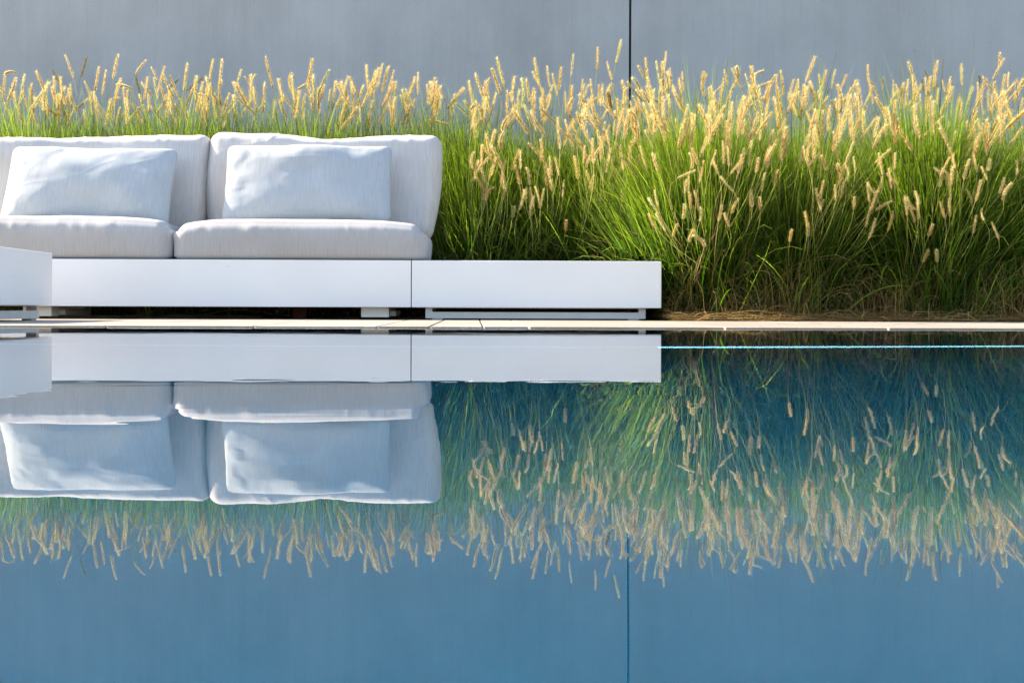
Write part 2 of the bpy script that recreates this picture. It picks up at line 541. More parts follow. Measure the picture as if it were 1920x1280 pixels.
def low_table():
    s = empty("low_table", ((XS + XR) / 2, 6.5, DECK_Z))
    local(link("table_box", box_mesh("table_box", XS + 0.0018, XR, BY, BY + 0.74, ZB, ZT, 0.003), M["paint"], s), s)
    for y in (BY + 0.06, BY + 0.64):
        Yv = BY + 0.05
        x0, x1 = at(798, 585, Yv).x, at(1210, 585, Yv).x
        zt, zb = ZB + 0.0005, 0.0105
        me = loop_frame_mesh("leg_frame", x1 - x0, zt - zb, x1 - x0 - 0.058, 0.0165, (zt - zb) / 2 - 0.0165 / 2 - 0.003, 0.04)
        fr = local(link("leg_frame", me, M["frame"], s, ((x0 + x1) / 2, y, (zt + zb) / 2)), s)
        for a in (at(810, 600, Yv).x, at(1177, 600, Yv).x):
            local(link("foot_pad", box_mesh("foot_pad", a, a + 0.048, y - 0.018, y + 0.018, DECK_Z - 0.001, zb + 0.0003, 0.001, 1), M["pad"], s), s)
    tag(s, "empty low white box table on a slotted leg frame at the sofa end", "table")

def low_ottoman():
    X1 = at(98, 475, 5.53).x
    s = empty("low_bench", (X1 - 0.4, 5.05, DECK_Z))
    local(link("bench_box", box_mesh("bench_box", X1 - 0.8, X1, 4.55, 5.53, ZB + 0.003, ZT + 0.002, 0.003), M["paint"], s), s)
    for x in (X1 - 0.055, X1 - 0.75):
        zt, zb = ZB + 0.0035, 0.0105
        me = loop_frame_mesh("leg_frame", 0.86, zt - zb, 0.80, 0.0165, (zt - zb) / 2 - 0.0165 / 2 - 0.003, 0.04)
        fr = link("leg_frame", me, M["frame"], s, (x, 5.05, (zt + zb) / 2)); local(fr, s)
        fr.rotation_euler = (0, 0, R(90))
        for y in (4.64, 5.39):
            local(link("foot_pad", box_mesh("foot_pad", x - 0.018, x + 0.018, y, y + 0.06, DECK_Z - 0.001, zb + 0.0003, 0.001, 1), M["pad"], s), s)
    tag(s, "separate low white box bench standing on the pool deck in front of the sofa", "bench")

sofa_platform(); low_table(); low_ottoman()

# brick lying in the shade at the back of the paving
bx = at(566, 596, 6.88)
bo = link("brick", box_mesh("brick", -0.033, 0.033, -0.1, 0.1, 0, 0.05, 0.003), M["brick"], None, (bx.x, 6.84, DECK_Z))
bo.rotation_euler = (0, 0, R(4))
tag(bo, "old red brick lying in shade under the sofa platform", "brick")

# ------------------------------------------------------------------ cushions
def cube_grid(nx, ny, nz):
    """points of a box surface in -1..1 with merged edges; returns verts, quads"""
    idx = {}
    V, F = [], []
    def vid(i, j, k):
        key = (i, j, k)
        if key not in idx:
            idx[key] = len(V)
            V.append((2 * i / nx - 1, 2 * j / ny - 1, 2 * k / nz - 1))
        return idx[key]
    for i in range(nx):
        for j in range(ny):
            F.append((vid(i, j, 0), vid(i, j + 1, 0), vid(i + 1, j + 1, 0), vid(i + 1, j, 0)))
            F.append((vid(i, j, nz), vid(i + 1, j, nz), vid(i + 1, j + 1, nz), vid(i, j + 1, nz)))
    for i in range(nx):
        for k in range(nz):
            F.append((vid(i, 0, k), vid(i + 1, 0, k), vid(i + 1, 0, k + 1), vid(i, 0, k + 1)))
            F.append((vid(i, ny, k), vid(i, ny, k + 1), vid(i + 1, ny, k + 1), vid(i + 1, ny, k)))
    for j in range(ny):
        for k in range(nz):
            F.append((vid(0, j, k), vid(0, j, k + 1), vid(0, j + 1, k + 1), vid(0, j + 1, k)))
            F.append((vid(nx, j, k), vid(nx, j + 1, k), vid(nx, j + 1, k + 1), vid(nx, j, k + 1)))
    return np.array(V), np.array(F)

def mesh_normals(v, f):
    n = np.cross(v[f[:, 2]] - v[f[:, 0]], v[f[:, 3]] - v[f[:, 1]])
    out = np.zeros_like(v)
    for k in range(4): np.add.at(out, f[:, k], n)
    return out / np.maximum(np.linalg.norm(out, axis=1, keepdims=True), 1e-12)

def rounded(P, half, rx, ry, rzt, rzb):
    q = P * half
    r = np.stack([np.full(len(q), rx), np.full(len(q), ry), np.where(q[:, 2] > 0, rzt, rzb)], 1)
    c = np.clip(q, -(half - r), half - r)
    d = (q - c) / r
    L = np.maximum(np.linalg.norm(d, axis=1, keepdims=True), 1e-9)
    m = np.max(np.abs(d), axis=1, keepdims=True)
    return c + r * d / L * m

def creases(v, n, seed, amp, fx, fz, ang=0.0):
    """soft ridged folds running along one direction of the xz plane"""
    ca, sa = math.cos(ang), math.sin(ang)
    a = v[:, 0] * ca + v[:, 2] * sa; c = -v[:, 0] * sa + v[:, 2] * ca
    warp = 0.25 * vnoise(np.stack([a * 5, c * 5, v[:, 1] * 4], 1), seed + 9)
    q = np.stack([a * fx + warp, c * fz + warp * 2, v[:, 1] * 3], 1)
    r = 1 - np.abs(vnoise(q, seed))
    r = np.clip((r - 0.72) / 0.28, 0, 1) ** 1.5
    mask = np.clip(vnoise(v * 4.5, seed + 3) * 1.3 + 0.1, 0, 1)
    return amp * r * mask

def finish(name, v, f, mat, tilt, loc, rz=0.0):
    me = np_mesh(name, v, f, True)
    o = link(name, me, mat)
    o.location = loc
    o.rotation_euler = (Matrix.Rotation(rz, 3, 'Z') @ Matrix.Rotation(-tilt, 3, 'X')).to_euler()
    return o

def seat_cushion(x0, x1, y0, y1, z0, z1, seed):
    half = np.array([(x1 - x0) / 2, (y1 - y0) / 2, (z1 - z0) / 2])
    step = 0.0085
    nx, ny, nz = [max(8, int(2 * h / step)) for h in half * np.array([1, 0.6, 1])]
    P, f = cube_grid(nx, ny, nz)
    v = rounded(P, half, 0.062, 0.062, 0.068, 0.022)
    u, w, t = P[:, 0], P[:, 1], P[:, 2]
    top = np.clip((t + 0.2) / 1.2, 0, 1)
    v[:, 2] += top * 0.018 * (1 - u ** 4) * (1 - 0.6 * w ** 2) - top * 0.022 * np.abs(u) ** 7
    v[:, 1] -= 0.012 * np.clip(-w, 0, 1) ** 3 * (1 - u ** 6) * (1 - t ** 2)
    v[:, 0] += 0.010 * np.sign(u) * np.abs(u) ** 5 * (1 - t ** 2) * (1 - w ** 4)
    n = mesh_normals(v, f)
    low = vnoise(v * np.array([3.2, 4, 5]), seed) * 0.006 + vnoise(v * 9, seed + 1) * 0.0022
    # pleats gathered along the front top seam
    zl = v[:, 2] / half[2]
    pl = vnoise(np.stack([v[:, 0] * 30, v[:, 2] * 5, v[:, 1] * 2], 1), seed + 2)
    pl2 = np.clip(1 - np.abs(vnoise(np.stack([v[:, 0] * 16 + v[:, 2] * 3, v[:, 2] * 3, v[:, 1] * 2], 1), seed + 4)) * 2.6, 0, 1)
    gate = np.clip(vnoise(np.stack([v[:, 0] * 3.5, v[:, 0] * 0, v[:, 0] * 0], 1), seed + 5) + 0.45, 0, 1)
    band = np.exp(-((zl - 0.42) / 0.36) ** 2) * np.clip(-w * 1.2, 0, 1)
    d = low + band * gate * (0.0035 * pl + 0.0075 * pl2)
    d = d * np.clip((t + 1) * 3, 0, 1)
    v = v + n * d[:, None]
    # seam line
    seam = np.exp(-((zl - 0.36) / 0.02) ** 2)
    v[:, 2] = np.maximum(v[:, 2], -half[2])
    return finish("seat_cushion", v, f, M["seat"], 0.0, ((x0 + x1) / 2, (y0 + y1) / 2, (z0 + z1) / 2))

def back_cushion(xc, yc, zc, w, d, h, tilt, seed, rz=0.0, roll=0.0, slant=0.02):
    half = np.array([w / 2, d / 2, h / 2])
    step = 0.0085
    nx, ny, nz = [max(8, int(2 * q / step)) for q in half * np.array([1, 0.7, 1])]
    P, f = cube_grid(nx, ny, nz)
    v = rounded(P, half, 0.055, 0.08, 0.06, 0.06)
    u, q, t = P[:, 0], P[:, 1], P[:, 2]
    v[:, 1] += 0.035 * q * (1 - u ** 4) * (1 - t ** 4)
    v[:, 2] += 0.012 * np.clip(t, 0, 1) ** 3 * (np.abs(u) ** 6 * 0.5 - 0.25)          # pulled-up corners
    v[:, 0] -= np.where(u > 0, slant, -0.006) * np.clip(0.6 - t, 0, 1.6) ** 1.5 * np.abs(u) ** 3             # narrower towards the base
    v[:, 2] += np.clip(t, 0, 1) ** 2 * 0.016 * vnoise(np.stack([v[:, 0] * 4.5, 0 * u, 0 * u], 1), seed + 40)
    n = mesh_normals(v, f)
    dd = vnoise(v * np.array([2.6, 4, 3.2]), seed) * 0.016 + vnoise(v * 8, seed + 1) * 0.004
    topb = np.exp(-((t - 0.9) / 0.18) ** 2)
    dd += topb * 0.0035 * np.clip(1 - np.abs(vnoise(np.stack([v[:, 0] * 14, v[:, 2] * 4, v[:, 1] * 4], 1), seed + 2)) * 2, 0, 1)
    dd += creases(v, n, seed + 20, 0.003, 3.0, 12.0, 0.15)
    dd += creases(v, n, seed + 30, 0.003, 4.0, 14.0, 1.1)
    v = v + n * dd[:, None]
    if roll: 
        c, s = math.cos(roll), math.sin(roll)
        v = np.stack([v[:, 0] * c - v[:, 2] * s, v[:, 1], v[:, 0] * s + v[:, 2] * c], 1)
    return finish("back_cushion", v, f, M["fabric"], tilt, (xc, yc, zc), rz)

def throw_pillow(xc, yc, zc, w, h, thick, tilt, seed, rz=0.0, roll=0.0):
    nu, nv = 150, 84
    su = np.linspace(-1, 1, nu); sv = np.linspace(-1, 1, nv)
    u = np.sin(su * math.pi / 2) * 0.55 + su * 0.45; w_ = np.sin(sv * math.pi / 2) * 0.55 + sv * 0.45
    U, W = np.meshgrid(u, w_, indexing='ij')
    U, W = U.ravel(), W.ravel()
    prof = np.clip(1 - np.abs(U) ** 2.3, 0, 1) ** 0.5 * np.clip(1 - np.abs(W) ** 2.6, 0, 1) ** 0.42
    x = w / 2 * U * (1 - 0.022 * (1 - W ** 2)); z = h / 2 * W * (1 - 0.05 * (1 - U ** 2))
    # soft rounded corners
    cr = np.clip(np.abs(U) - 0.86, 0, 1) / 0.14; cz = np.clip(np.abs(W) - 0.74, 0, 1) / 0.26
    k = np.clip(np.sqrt(cr ** 2 + cz ** 2) - 1, 0, 1)
    x -= np.sign(U) * 0.028 * k * cr; z -= np.sign(W) * 0.028 * k * cz
    sheets = []
    for sgn in (-1, 1):
        y = sgn * (thick / 2 * prof)
        p = np.stack([x, y, z], 1)
        sd = seed + (0 if sgn < 0 else 50)
        lump = vnoise(np.stack([x * 4.2, z * 5.5, 0 * x + sgn], 1), sd) * 0.023 + vnoise(np.stack([x * 10, z * 12, 0 * x + sgn], 1), sd + 1) * 0.0045
        cre = creases(np.stack([x, 0 * x + sgn, z], 1), None, sd + 2, 0.0030, 2.5, 13.0, 0.12) + creases(np.stack([x, 0 * x + sgn, z], 1), None, sd + 6, 0.0028, 3.0, 13.0, 0.5) \
            + creases(np.stack([x, 0 * x + sgn, z], 1), None, sd + 11, 0.002, 3.0, 14.0, -0.9)
        edge = np.clip(1 - prof, 0, 1) ** 1.2 * np.clip(prof * 6, 0, 1)
        puck = edge * 0.005 * vnoise(np.stack([x * 26, z * 26, 0 * x], 1), sd + 4)
        p[:, 1] += sgn * (lump + cre + puck) * np.clip(prof * 1.6, 0, 1)
        sheets.append(p)
    v = np.concatenate(sheets)
    i = np.arange(nu * nv).reshape(nu, nv)
    a, b_, c, d = i[:-1, :-1].ravel(), i[1:, :-1].ravel(), i[1:, 1:].ravel(), i[:-1, 1:].ravel()
    off = nu * nv
    f = np.concatenate([np.stack([a, b_, c, d], 1), np.stack([d, c, b_, a], 1) + off])
    if roll:
        cc, s = math.cos(roll), math.sin(roll)
        v = np.stack([v[:, 0] * cc - v[:, 2] * s, v[:, 1], v[:, 0] * s + v[:, 2] * cc], 1)
    o = finish("throw_pillow", v, f, M["pillow"], tilt, (xc, yc, zc), rz)
    bm = bmesh.new(); bm.from_mesh(o.data)
    bmesh.ops.remove_doubles(bm, verts=bm.verts[:], dist=0.0002)
    bm.to_mesh(o.data); bm.free()
    return o

ZS = ZT                 # top of the platform
CY0 = BY + 0.015
xa = at(324, 470, BY + 0.06).x; xb = at(798, 470, BY + 0.06).x
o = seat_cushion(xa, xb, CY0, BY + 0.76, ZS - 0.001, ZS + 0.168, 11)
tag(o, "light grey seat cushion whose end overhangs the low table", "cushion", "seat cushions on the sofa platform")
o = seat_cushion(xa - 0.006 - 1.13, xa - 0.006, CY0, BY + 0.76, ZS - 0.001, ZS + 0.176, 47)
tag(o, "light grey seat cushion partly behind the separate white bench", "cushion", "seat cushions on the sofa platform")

YC = 6.74
def backc(pxa, pxb, pyt, seed, rz, roll, slant):
    A = at(pxa, pyt, YC); B = at(pxb, pyt, YC)
    h = 0.50
    zc = A.z - h / 2 * 0.98
    return back_cushion((A.x + B.x) / 2, YC, zc, B.x - A.x, 0.19, h, R(11), seed, rz, roll, slant)
o = backc(393, 827, 256, 5, R(0.5), R(-0.4), 0.022)
tag(o, "light grey back cushion at the sofa end beside the open grass", "cushion", "back cushions leaning on the sofa")
o = backc(-60, 394, 255, 71, R(-0.5), R(-0.5), 0.004)
tag(o, "light grey back cushion next to the gap, away from the sofa end", "cushion", "back cushions leaning on the sofa")

YP = 6.465
def pil(pxa, pxb, pyt, seed, rz, roll):
    A = at(pxa, pyt, YP + 0.08); B = at(pxb, pyt, YP + 0.08)
    h = 0.41
    return throw_pillow((A.x + B.x) / 2, YP, A.z - h / 2 * 0.875, (B.x - A.x) * 0.99, h, 0.165, R(27), seed, rz, roll)
o = pil(424, 738, 274, 13, R(1), R(0.2))
tag(o, "pale blue-grey creased throw pillow on the seat that overhangs the low table", "pillow", "throw pillows on the sofa")
o = pil(18, 335, 278, 37, R(-1), R(-0.6))
tag(o, "pale blue-grey throw pillow on the seat behind the separate white bench", "pillow", "throw pillows on the sofa")

# ------------------------------------------------------------------ fountain grass
def strip_mesh(name, pts, widths, side, rnd):
    """pts (n,s,3), widths (n,s), side (n,s,3): ribbons of quads with per-blade random and along attributes"""
    n, s, _ = pts.shape
    a = pts - side * widths[..., None] / 2; c = pts + side * widths[..., None] / 2
    v = np.stack([a, c], 2).reshape(-1, 3)
    base = (np.arange(n) * s * 2)[:, None] + (np.arange(s - 1) * 2)[None, :]
    base = base.ravel()
    f = np.stack([base, base + 1, base + 3, base + 2], 1)
    me = np_mesh(name, v, f, True)
    r = np.repeat(rnd, s * 2).astype(np.float32)
    al = np.tile(np.repeat(np.linspace(0, 1, s), 2), n).astype(np.float32)
    if len(me.vertices) == len(r):
        for nm, val in (("rnd", r), ("along", al)):
            at_ = me.attributes.new(nm, 'FLOAT', 'POINT'); at_.data.foreach_set("value", val)
    return me

def keep_out(p):
    """blades stay in front of the wall and behind the furniture"""
    x, y, z = p[..., 0], p[..., 1], p[..., 2]
    y = np.minimum(y, WALL_Y - 0.012)
    z = np.maximum(z, 0.008)
    m = (x < XS + 0.12) & (z < 0.93)
    lim = 6.93 + np.clip(z - 0.4, 0, 1) * 0.05
    y = np.where(m & (y < lim), lim, y)
    m = (x < XR + 0.02) & (z < 0.27)
    y = np.where(m & (y < 6.89), 6.89, y)
    return np.stack([x, y, z], -1)

def blade_paths(rng, n, cx, cy, rad, lmin, lmax, tilt, bend, s=8, zb=0.0):
    phi = rng.uniform(0, 2 * math.pi, n)
    rr_ = rad * np.sqrt(rng.uniform(0, 1, n))
    root = np.stack([cx + rr_ * np.cos(phi), cy + rr_ * np.sin(phi), np.full(n, zb)], 1)
    phi2 = phi + rng.normal(0, 0.7, n)
    th0 = np.abs(rng.normal(0, 1, n)) * tilt * (0.35 + 0.8 * rr_ / rad)
    L = rng.uniform(lmin, lmax, n) * (1.06 - 0.28 * (rr_ / rad) ** 2)
    bd = rng.gamma(1.6, bend / 1.6, n)
    t = np.linspace(0, 1, s)
    th = th0[:, None] + bd[:, None] * t[None, :] ** 1.9
    th = np.minimum(th, 2.5)
    ph = phi2[:, None] + rng.normal(0, 0.25, n)[:, None] * t[None, :]
    d = np.stack([np.sin(th) * np.cos(ph), np.sin(th) * np.sin(ph), np.cos(th)], -1)
    seg = (L / (s - 1))[:, None, None] * (d[:, :-1] + d[:, 1:]) / 2
    p = np.concatenate([root[:, None, :], root[:, None, :] + np.cumsum(seg, 1)], 1)
    # side vector: random turn about the blade direction
    hor = np.stack([-np.sin(ph), np.cos(ph), np.zeros_like(ph)], -1)
    nor = np.cross(d, hor)
    tw = rng.uniform(0, math.pi, n)[:, None] + rng.normal(0, 0.5, n)[:, None] * t[None, :]
    side = hor * np.cos(tw)[..., None] + nor * np.sin(tw)[..., None]
    return keep_out(p), side, t

def spike_mesh(k):
    """bristly seed head about 0.13 m long, base at the origin, growing along +z"""
    rng = np.random.default_rng(100 + k)
    L = 0.13
    bendx = [0.0, 0.12, 0.25, -0.18, 0.5, 0.9, 1.5, 2.4][k % 8]
    rad = [0.0088, 0.0082, 0.0094, 0.0085, 0.009, 0.009, 0.0088, 0.0084][k % 8]
    ts = np.linspace(0, 1, 40)
    ang = bendx * ts
    ax = np.concatenate([[0], np.cumsum((np.sin(ang)[1:] + np.sin(ang)[:-1]) / 2)]) * L / 39
    az = np.concatenate([[0], np.cumsum((np.cos(ang)[1:] + np.cos(ang)[:-1]) / 2)]) * L / 39
    def axis(t):
        return np.stack([np.interp(t, ts, ax), np.zeros_like(t), np.interp(t, ts, az)], -1)
    def frame(t):
        a = bendx * t
        T = np.stack([np.sin(a), 0 * a, np.cos(a)], -1)
        B = np.stack([np.cos(a), 0 * a, -np.sin(a)], -1)
        Nn = np.tile(np.array([0, 1.0, 0]), (len(t), 1))
        return T, B, Nn
    def radius(t):
        return rad * np.clip(np.minimum(0.5 + t * 3.5, 1.0) * (1 - np.clip((t - 0.55) / 0.45, 0, 1) ** 2 * 0.72), 0.1, 1)
    V, F, A = [], [], []
    def add(tri, r):
        b = len(V)
        for q in tri: V.append(q); A.append(r)
        F.append((b, b + 1, b + 2))
    # seeds
    n = 170
    t = np.sort(rng.uniform(0.0, 1.0, n)); a = rng.uniform(0, 2 * math.pi, n)
    T, B, Nn = frame(t); c = axis(t); r = radius(t)
    out = B * np.cos(a)[:, None] + Nn * np.sin(a)[:, None]
    tan = np.cross(T, out)
    for i in range(n):
        l, w = 0.0105 * rng.uniform(0.75, 1.25), 0.0040
        p0 = c[i] + out[i] * r[i] * 0.38
        dirv = out[i] * 0.62 + T[i] * 0.8
        tip = p0 + dirv * l
        mid = p0 + dirv * l * 0.45
        rv = rng.uniform(0.05, 1)
        add((p0, mid + tan[i] * w / 2, tip), rv); add((p0, tip, mid - tan[i] * w / 2), rv)
    # bristles
    n = 420
    t = rng.uniform(0.02, 1.0, n); a = rng.uniform(0, 2 * math.pi, n)
    T, B, Nn = frame(t); c = axis(t); r = radius(t)
    out = B * np.cos(a)[:, None] + Nn * np.sin(a)[:, None]
    tan = np.cross(T, out)
    for i in range(n):
        l = rng.uniform(0.010, 0.026); w = 0.0005
        p0 = c[i] + out[i] * r[i] * 0.6
        dirv = out[i] * rng.uniform(0.5, 0.9) + T[i] * rng.uniform(0.5, 0.9)
        add((p0 - tan[i] * w, p0 + tan[i] * w, p0 + dirv * l), rng.uniform(0.7, 1))
    # core
    m = 6
    for i in range(8):
        t0, t1 = np.array([i / 8]), np.array([(i + 1) / 8])
        for j in range(m):
            a0, a1 = 2 * math.pi * j / m, 2 * math.pi * (j + 1) / m
            def P(tt, aa):
                T, B, Nn = frame(tt); return (axis(tt) + (B * math.cos(aa) + Nn * math.sin(aa)) * radius(tt)[:, None] * 0.55)[0]
            q = (P(t0, a0), P(t0, a1), P(t1, a1), P(t1, a0))
            add((q[0], q[1], q[2]), 0.15); add((q[0], q[2], q[3]), 0.15)
    me = np_mesh("flower_spike", np.array(V), np.array(F))
    if len(me.vertices) == len(A):
        at_ = me.attributes.new("rnd", 'FLOAT', 'POINT'); at_.data.foreach_set("value", np.array(A, dtype=np.float32))
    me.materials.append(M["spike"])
    return me

SPIKES = [spike_mesh(k) for k in range(8)]

# clumps: (photo x of the base, depth, size, set)
CLUMPS = []
for px, Y in ((840, 7.42), (715, 7.5), (590, 7.42), (455, 7.48), (330, 7.4), (205, 7.5), (70, 7.42), (-70, 7.48)):
    CLUMPS.append((at(px, 580, Y).x, Y, 1.08, "sofa"))
for px, Y in ((895, 7.2), (1010, 7.26), (1125, 7.18), (1230, 7.05)):
    CLUMPS.append((at(px, 580, Y).x, Y, 0.98, "table"))
for px, Y in ((1318, 6.56), (1490, 6.58), (1735, 6.5), (1960, 6.54)):
    CLUMPS.append((at(px, 580, Y).x, Y, {1318: 1.0, 1490: 0.92, 1735: 1.03, 1960: 0.95}[px], "front"))
for px, Y in ((1265, 7.4), (1345, 7.36), (1475, 7.42), (1550, 7.36), (1700, 7.44), (1775, 7.36), (1925, 7.42), (2060, 7.3)):
    CLUMPS.append((at(px, 580, Y).x, Y, 1.0, "back"))
ORD = ["first", "second", "third", "fourth", "fifth", "sixth", "seventh", "eighth"]
LAB = {
    "sofa": ("%s fountain grass clump behind the sofa, counted from the low table end", "grass clumps behind the sofa"),
    "table": ("%s fountain grass clump behind the low white table, counted from the sofa", "grass clumps behind the low table"),
    "front": ("%s brown-based fountain grass clump along the deck edge, counted from the low table", "grass clumps along the deck edge"),
    "back": ("%s fountain grass clump of the row against the wall, counted from its dark joint", "grass clumps along the wall"),
}
COUNT = {}
PLANTS = []
for i, (cx, cy_, size, st) in enumerate(CLUMPS):
    rng = np.random.default_rng(1000 + i)
    root = empty("grass_clump", (cx, cy_, 0.0))
    k_ = COUNT.get(st, 0); COUNT[st] = k_ + 1
    tag(root, LAB[st][0] % ORD[k_], "grass clump", LAB[st][1], "thing")
    nb = {"sofa": 5200, "table": 5600, "front": 7400, "back": 3600}[st]
    br = {"sofa": 0.15, "table": 0.19, "front": 0.23, "back": 0.16}[st]
    p1, s1, t = blade_paths(rng, int(nb * 0.92), cx, cy_, br, 0.60 * size, 0.98 * size, 0.24 if st == "front" else 0.28, 0.26)
    p2, s2, _ = blade_paths(rng, int(nb * 0.08), cx, cy_, br * 1.1, 0.4 * size, 0.8 * size, 0.45, 1.25)
    up = {"sofa": 750, "table": 300, "front": 260, "back": 420}[st]
    p3, s3, _ = blade_paths(rng, up, cx, cy_, 0.13, 0.85 * size, 1.22, 0.2, 0.22)
    p = np.concatenate([p1, p2, p3]); sd = np.concatenate([s1, s2, s3]); n = len(p)
    if st == "front":
        # young green shoots at the front of the clump, down to the paving
        p4, s4, _ = blade_paths(rng, 60 if k_ == 0 else 220, cx, cy_ - 0.24, 0.26, 0.14, 0.5, 0.35, 0.6)
        p4[..., 1] = np.maximum(p4[..., 1], BED_Y - 0.06)
        p4[..., 1] = np.where(p4[..., 0] < XR + 0.015, np.maximum(p4[..., 1], 6.89), p4[..., 1])
        p = np.concatenate([p, p4]); sd = np.concatenate([sd, s4]); n = len(p)
    w = rng.uniform(0.0032, 0.0054, n)[:, None] * (1 - 0.82 * t[None, :] ** 4) * (0.6 + 0.4 * np.minimum(1, t[None, :] * 5))
    rnd = np.clip(rng.normal(0.45, 0.26, n), 0, 1)
    b = link("blades", strip_mesh("blades", p, w, sd, rnd), M["leaf"], root); local(b, root); tag(b, kind="stuff")
    nl = {"sofa": 60, "table": 260, "front": 420, "back": 80}[st]
    p1, s1, t = blade_paths(rng, nl, cx, cy_, br * 1.15, 0.3, 0.72, 0.55, 1.5)
    wob = np.cumsum(rng.normal(0, 0.012, p1.shape), 1); wob[:, 0] = 0
    p1 = keep_out(p1 + wob)
    w = rng.uniform(0.0022, 0.0036, nl)[:, None] * (1 - 0.8 * t[None, :] ** 3)
    b = link("dead_blades", strip_mesh("dead_blades", p1, w, s1, rng.uniform(0, 1, nl)), M["dry"], root); local(b, root); tag(b, kind="stuff")
    # dry thatch at the base
    nd = {"sofa": 150, "table": 350, "front": 380, "back": 200}[st]
    p1, s1, t = blade_paths(rng, nd, cx, cy_, 0.23, 0.18, 0.58, 0.62, 1.2)
    w = rng.uniform(0.002, 0.0036, nd)[:, None] * (1 - 0.9 * t[None, :] ** 2)
    b = link("dry_blades", strip_mesh("dry_blades", p1, w, s1, rng.uniform(0, 1, nd)), M["dry"], root); local(b, root); tag(b, kind="stuff")
    if st == "front":
        # collapsed brown thatch in front of the living blades
        for (xo, nn, hmin, hmax) in ((0.30, 200, 0.14, 0.36), (-0.27, 60, 0.12, 0.26), (0.05, 70, 0.06, 0.16)):
            p1, s1, t = blade_paths(rng, nn, cx + xo, cy_ - 0.30, 0.16, hmin, hmax, 0.45, 1.1)
            p1[..., 1] = np.maximum(p1[..., 1], BED_Y - 0.05)
            m_ = (p1[..., 0] < XR + 0.015)
            p1[..., 1] = np.where(m_, np.maximum(p1[..., 1], 6.89), p1[..., 1])
            w = rng.uniform(0.002, 0.0036, nn)[:, None] * (1 - 0.85 * t[None, :] ** 2)
            b = link("dry_thatch", strip_mesh("dry_thatch", p1, w, s1, rng.uniform(0, 1, nn)), M["dry"], root); local(b, root); tag(b, kind="stuff")
    PLANTS.append({"root": root, "x": cx, "y": cy_, "set": st, "stems": [], "rng": rng, "n": 0})

# seed heads that stand out against the wall: (tip x, tip y, base x, base y) in the photograph, dark = close to the wall
def z8(l): return [(a / 4, 60 + b / 4, c / 4, 60 + d / 4) for a, b, c, d in l]
HEADS = z8([(30, 330, 15, 520), (110, 350, 50, 520), (175, 330, 140, 550), (115, 460, 190, 740), (265, 300, 340, 470), (330, 410, 250, 580), (395, 340, 400, 560),
            (480, 180, 550, 360), (735, 270, 705, 460), (785, 290, 760, 480), (880, 175, 840, 360), (1095, 215, 1010, 320), (920, 420, 935, 550),
            (900, 370, 855, 520), (1060, 380, 1140, 490), (1130, 270, 1180, 370), (1225, 270, 1175, 460), (1265, 330, 1330, 490), (1310, 540, 1360, 690),
            (1465, 335, 1465, 530), (1590, 210, 1565, 360), (1655, 210, 1640, 400), (1800, 290, 1755, 460), (1700, 495, 1660, 650), (1740, 520, 1670, 720),
            (1830, 340, 1920, 440), (1905, 320, 1880, 370), (310, 500, 360, 640), (420, 480, 440, 690), (250, 620, 310, 750), (560, 560, 500, 700), (680, 460, 690, 630),
            (620, 590, 640, 710), (960, 560, 910, 650), (1030, 570, 1020, 740), (1130, 560, 1230, 690), (1400, 600, 1415, 740), (1230, 480, 1260, 620), (1500, 490, 1520, 650)])
ARCH = z8([(160, 310, 25, 330), (985, 430, 870, 400), (1570, 480, 1480, 470)])
DARK = z8([(385, 285, 455, 410), (645, 190, 600, 340), (520, 410, 510, 540), (1010, 330, 1050, 470), (1330, 360, 1260, 420), (1520, 345, 1400, 440)])
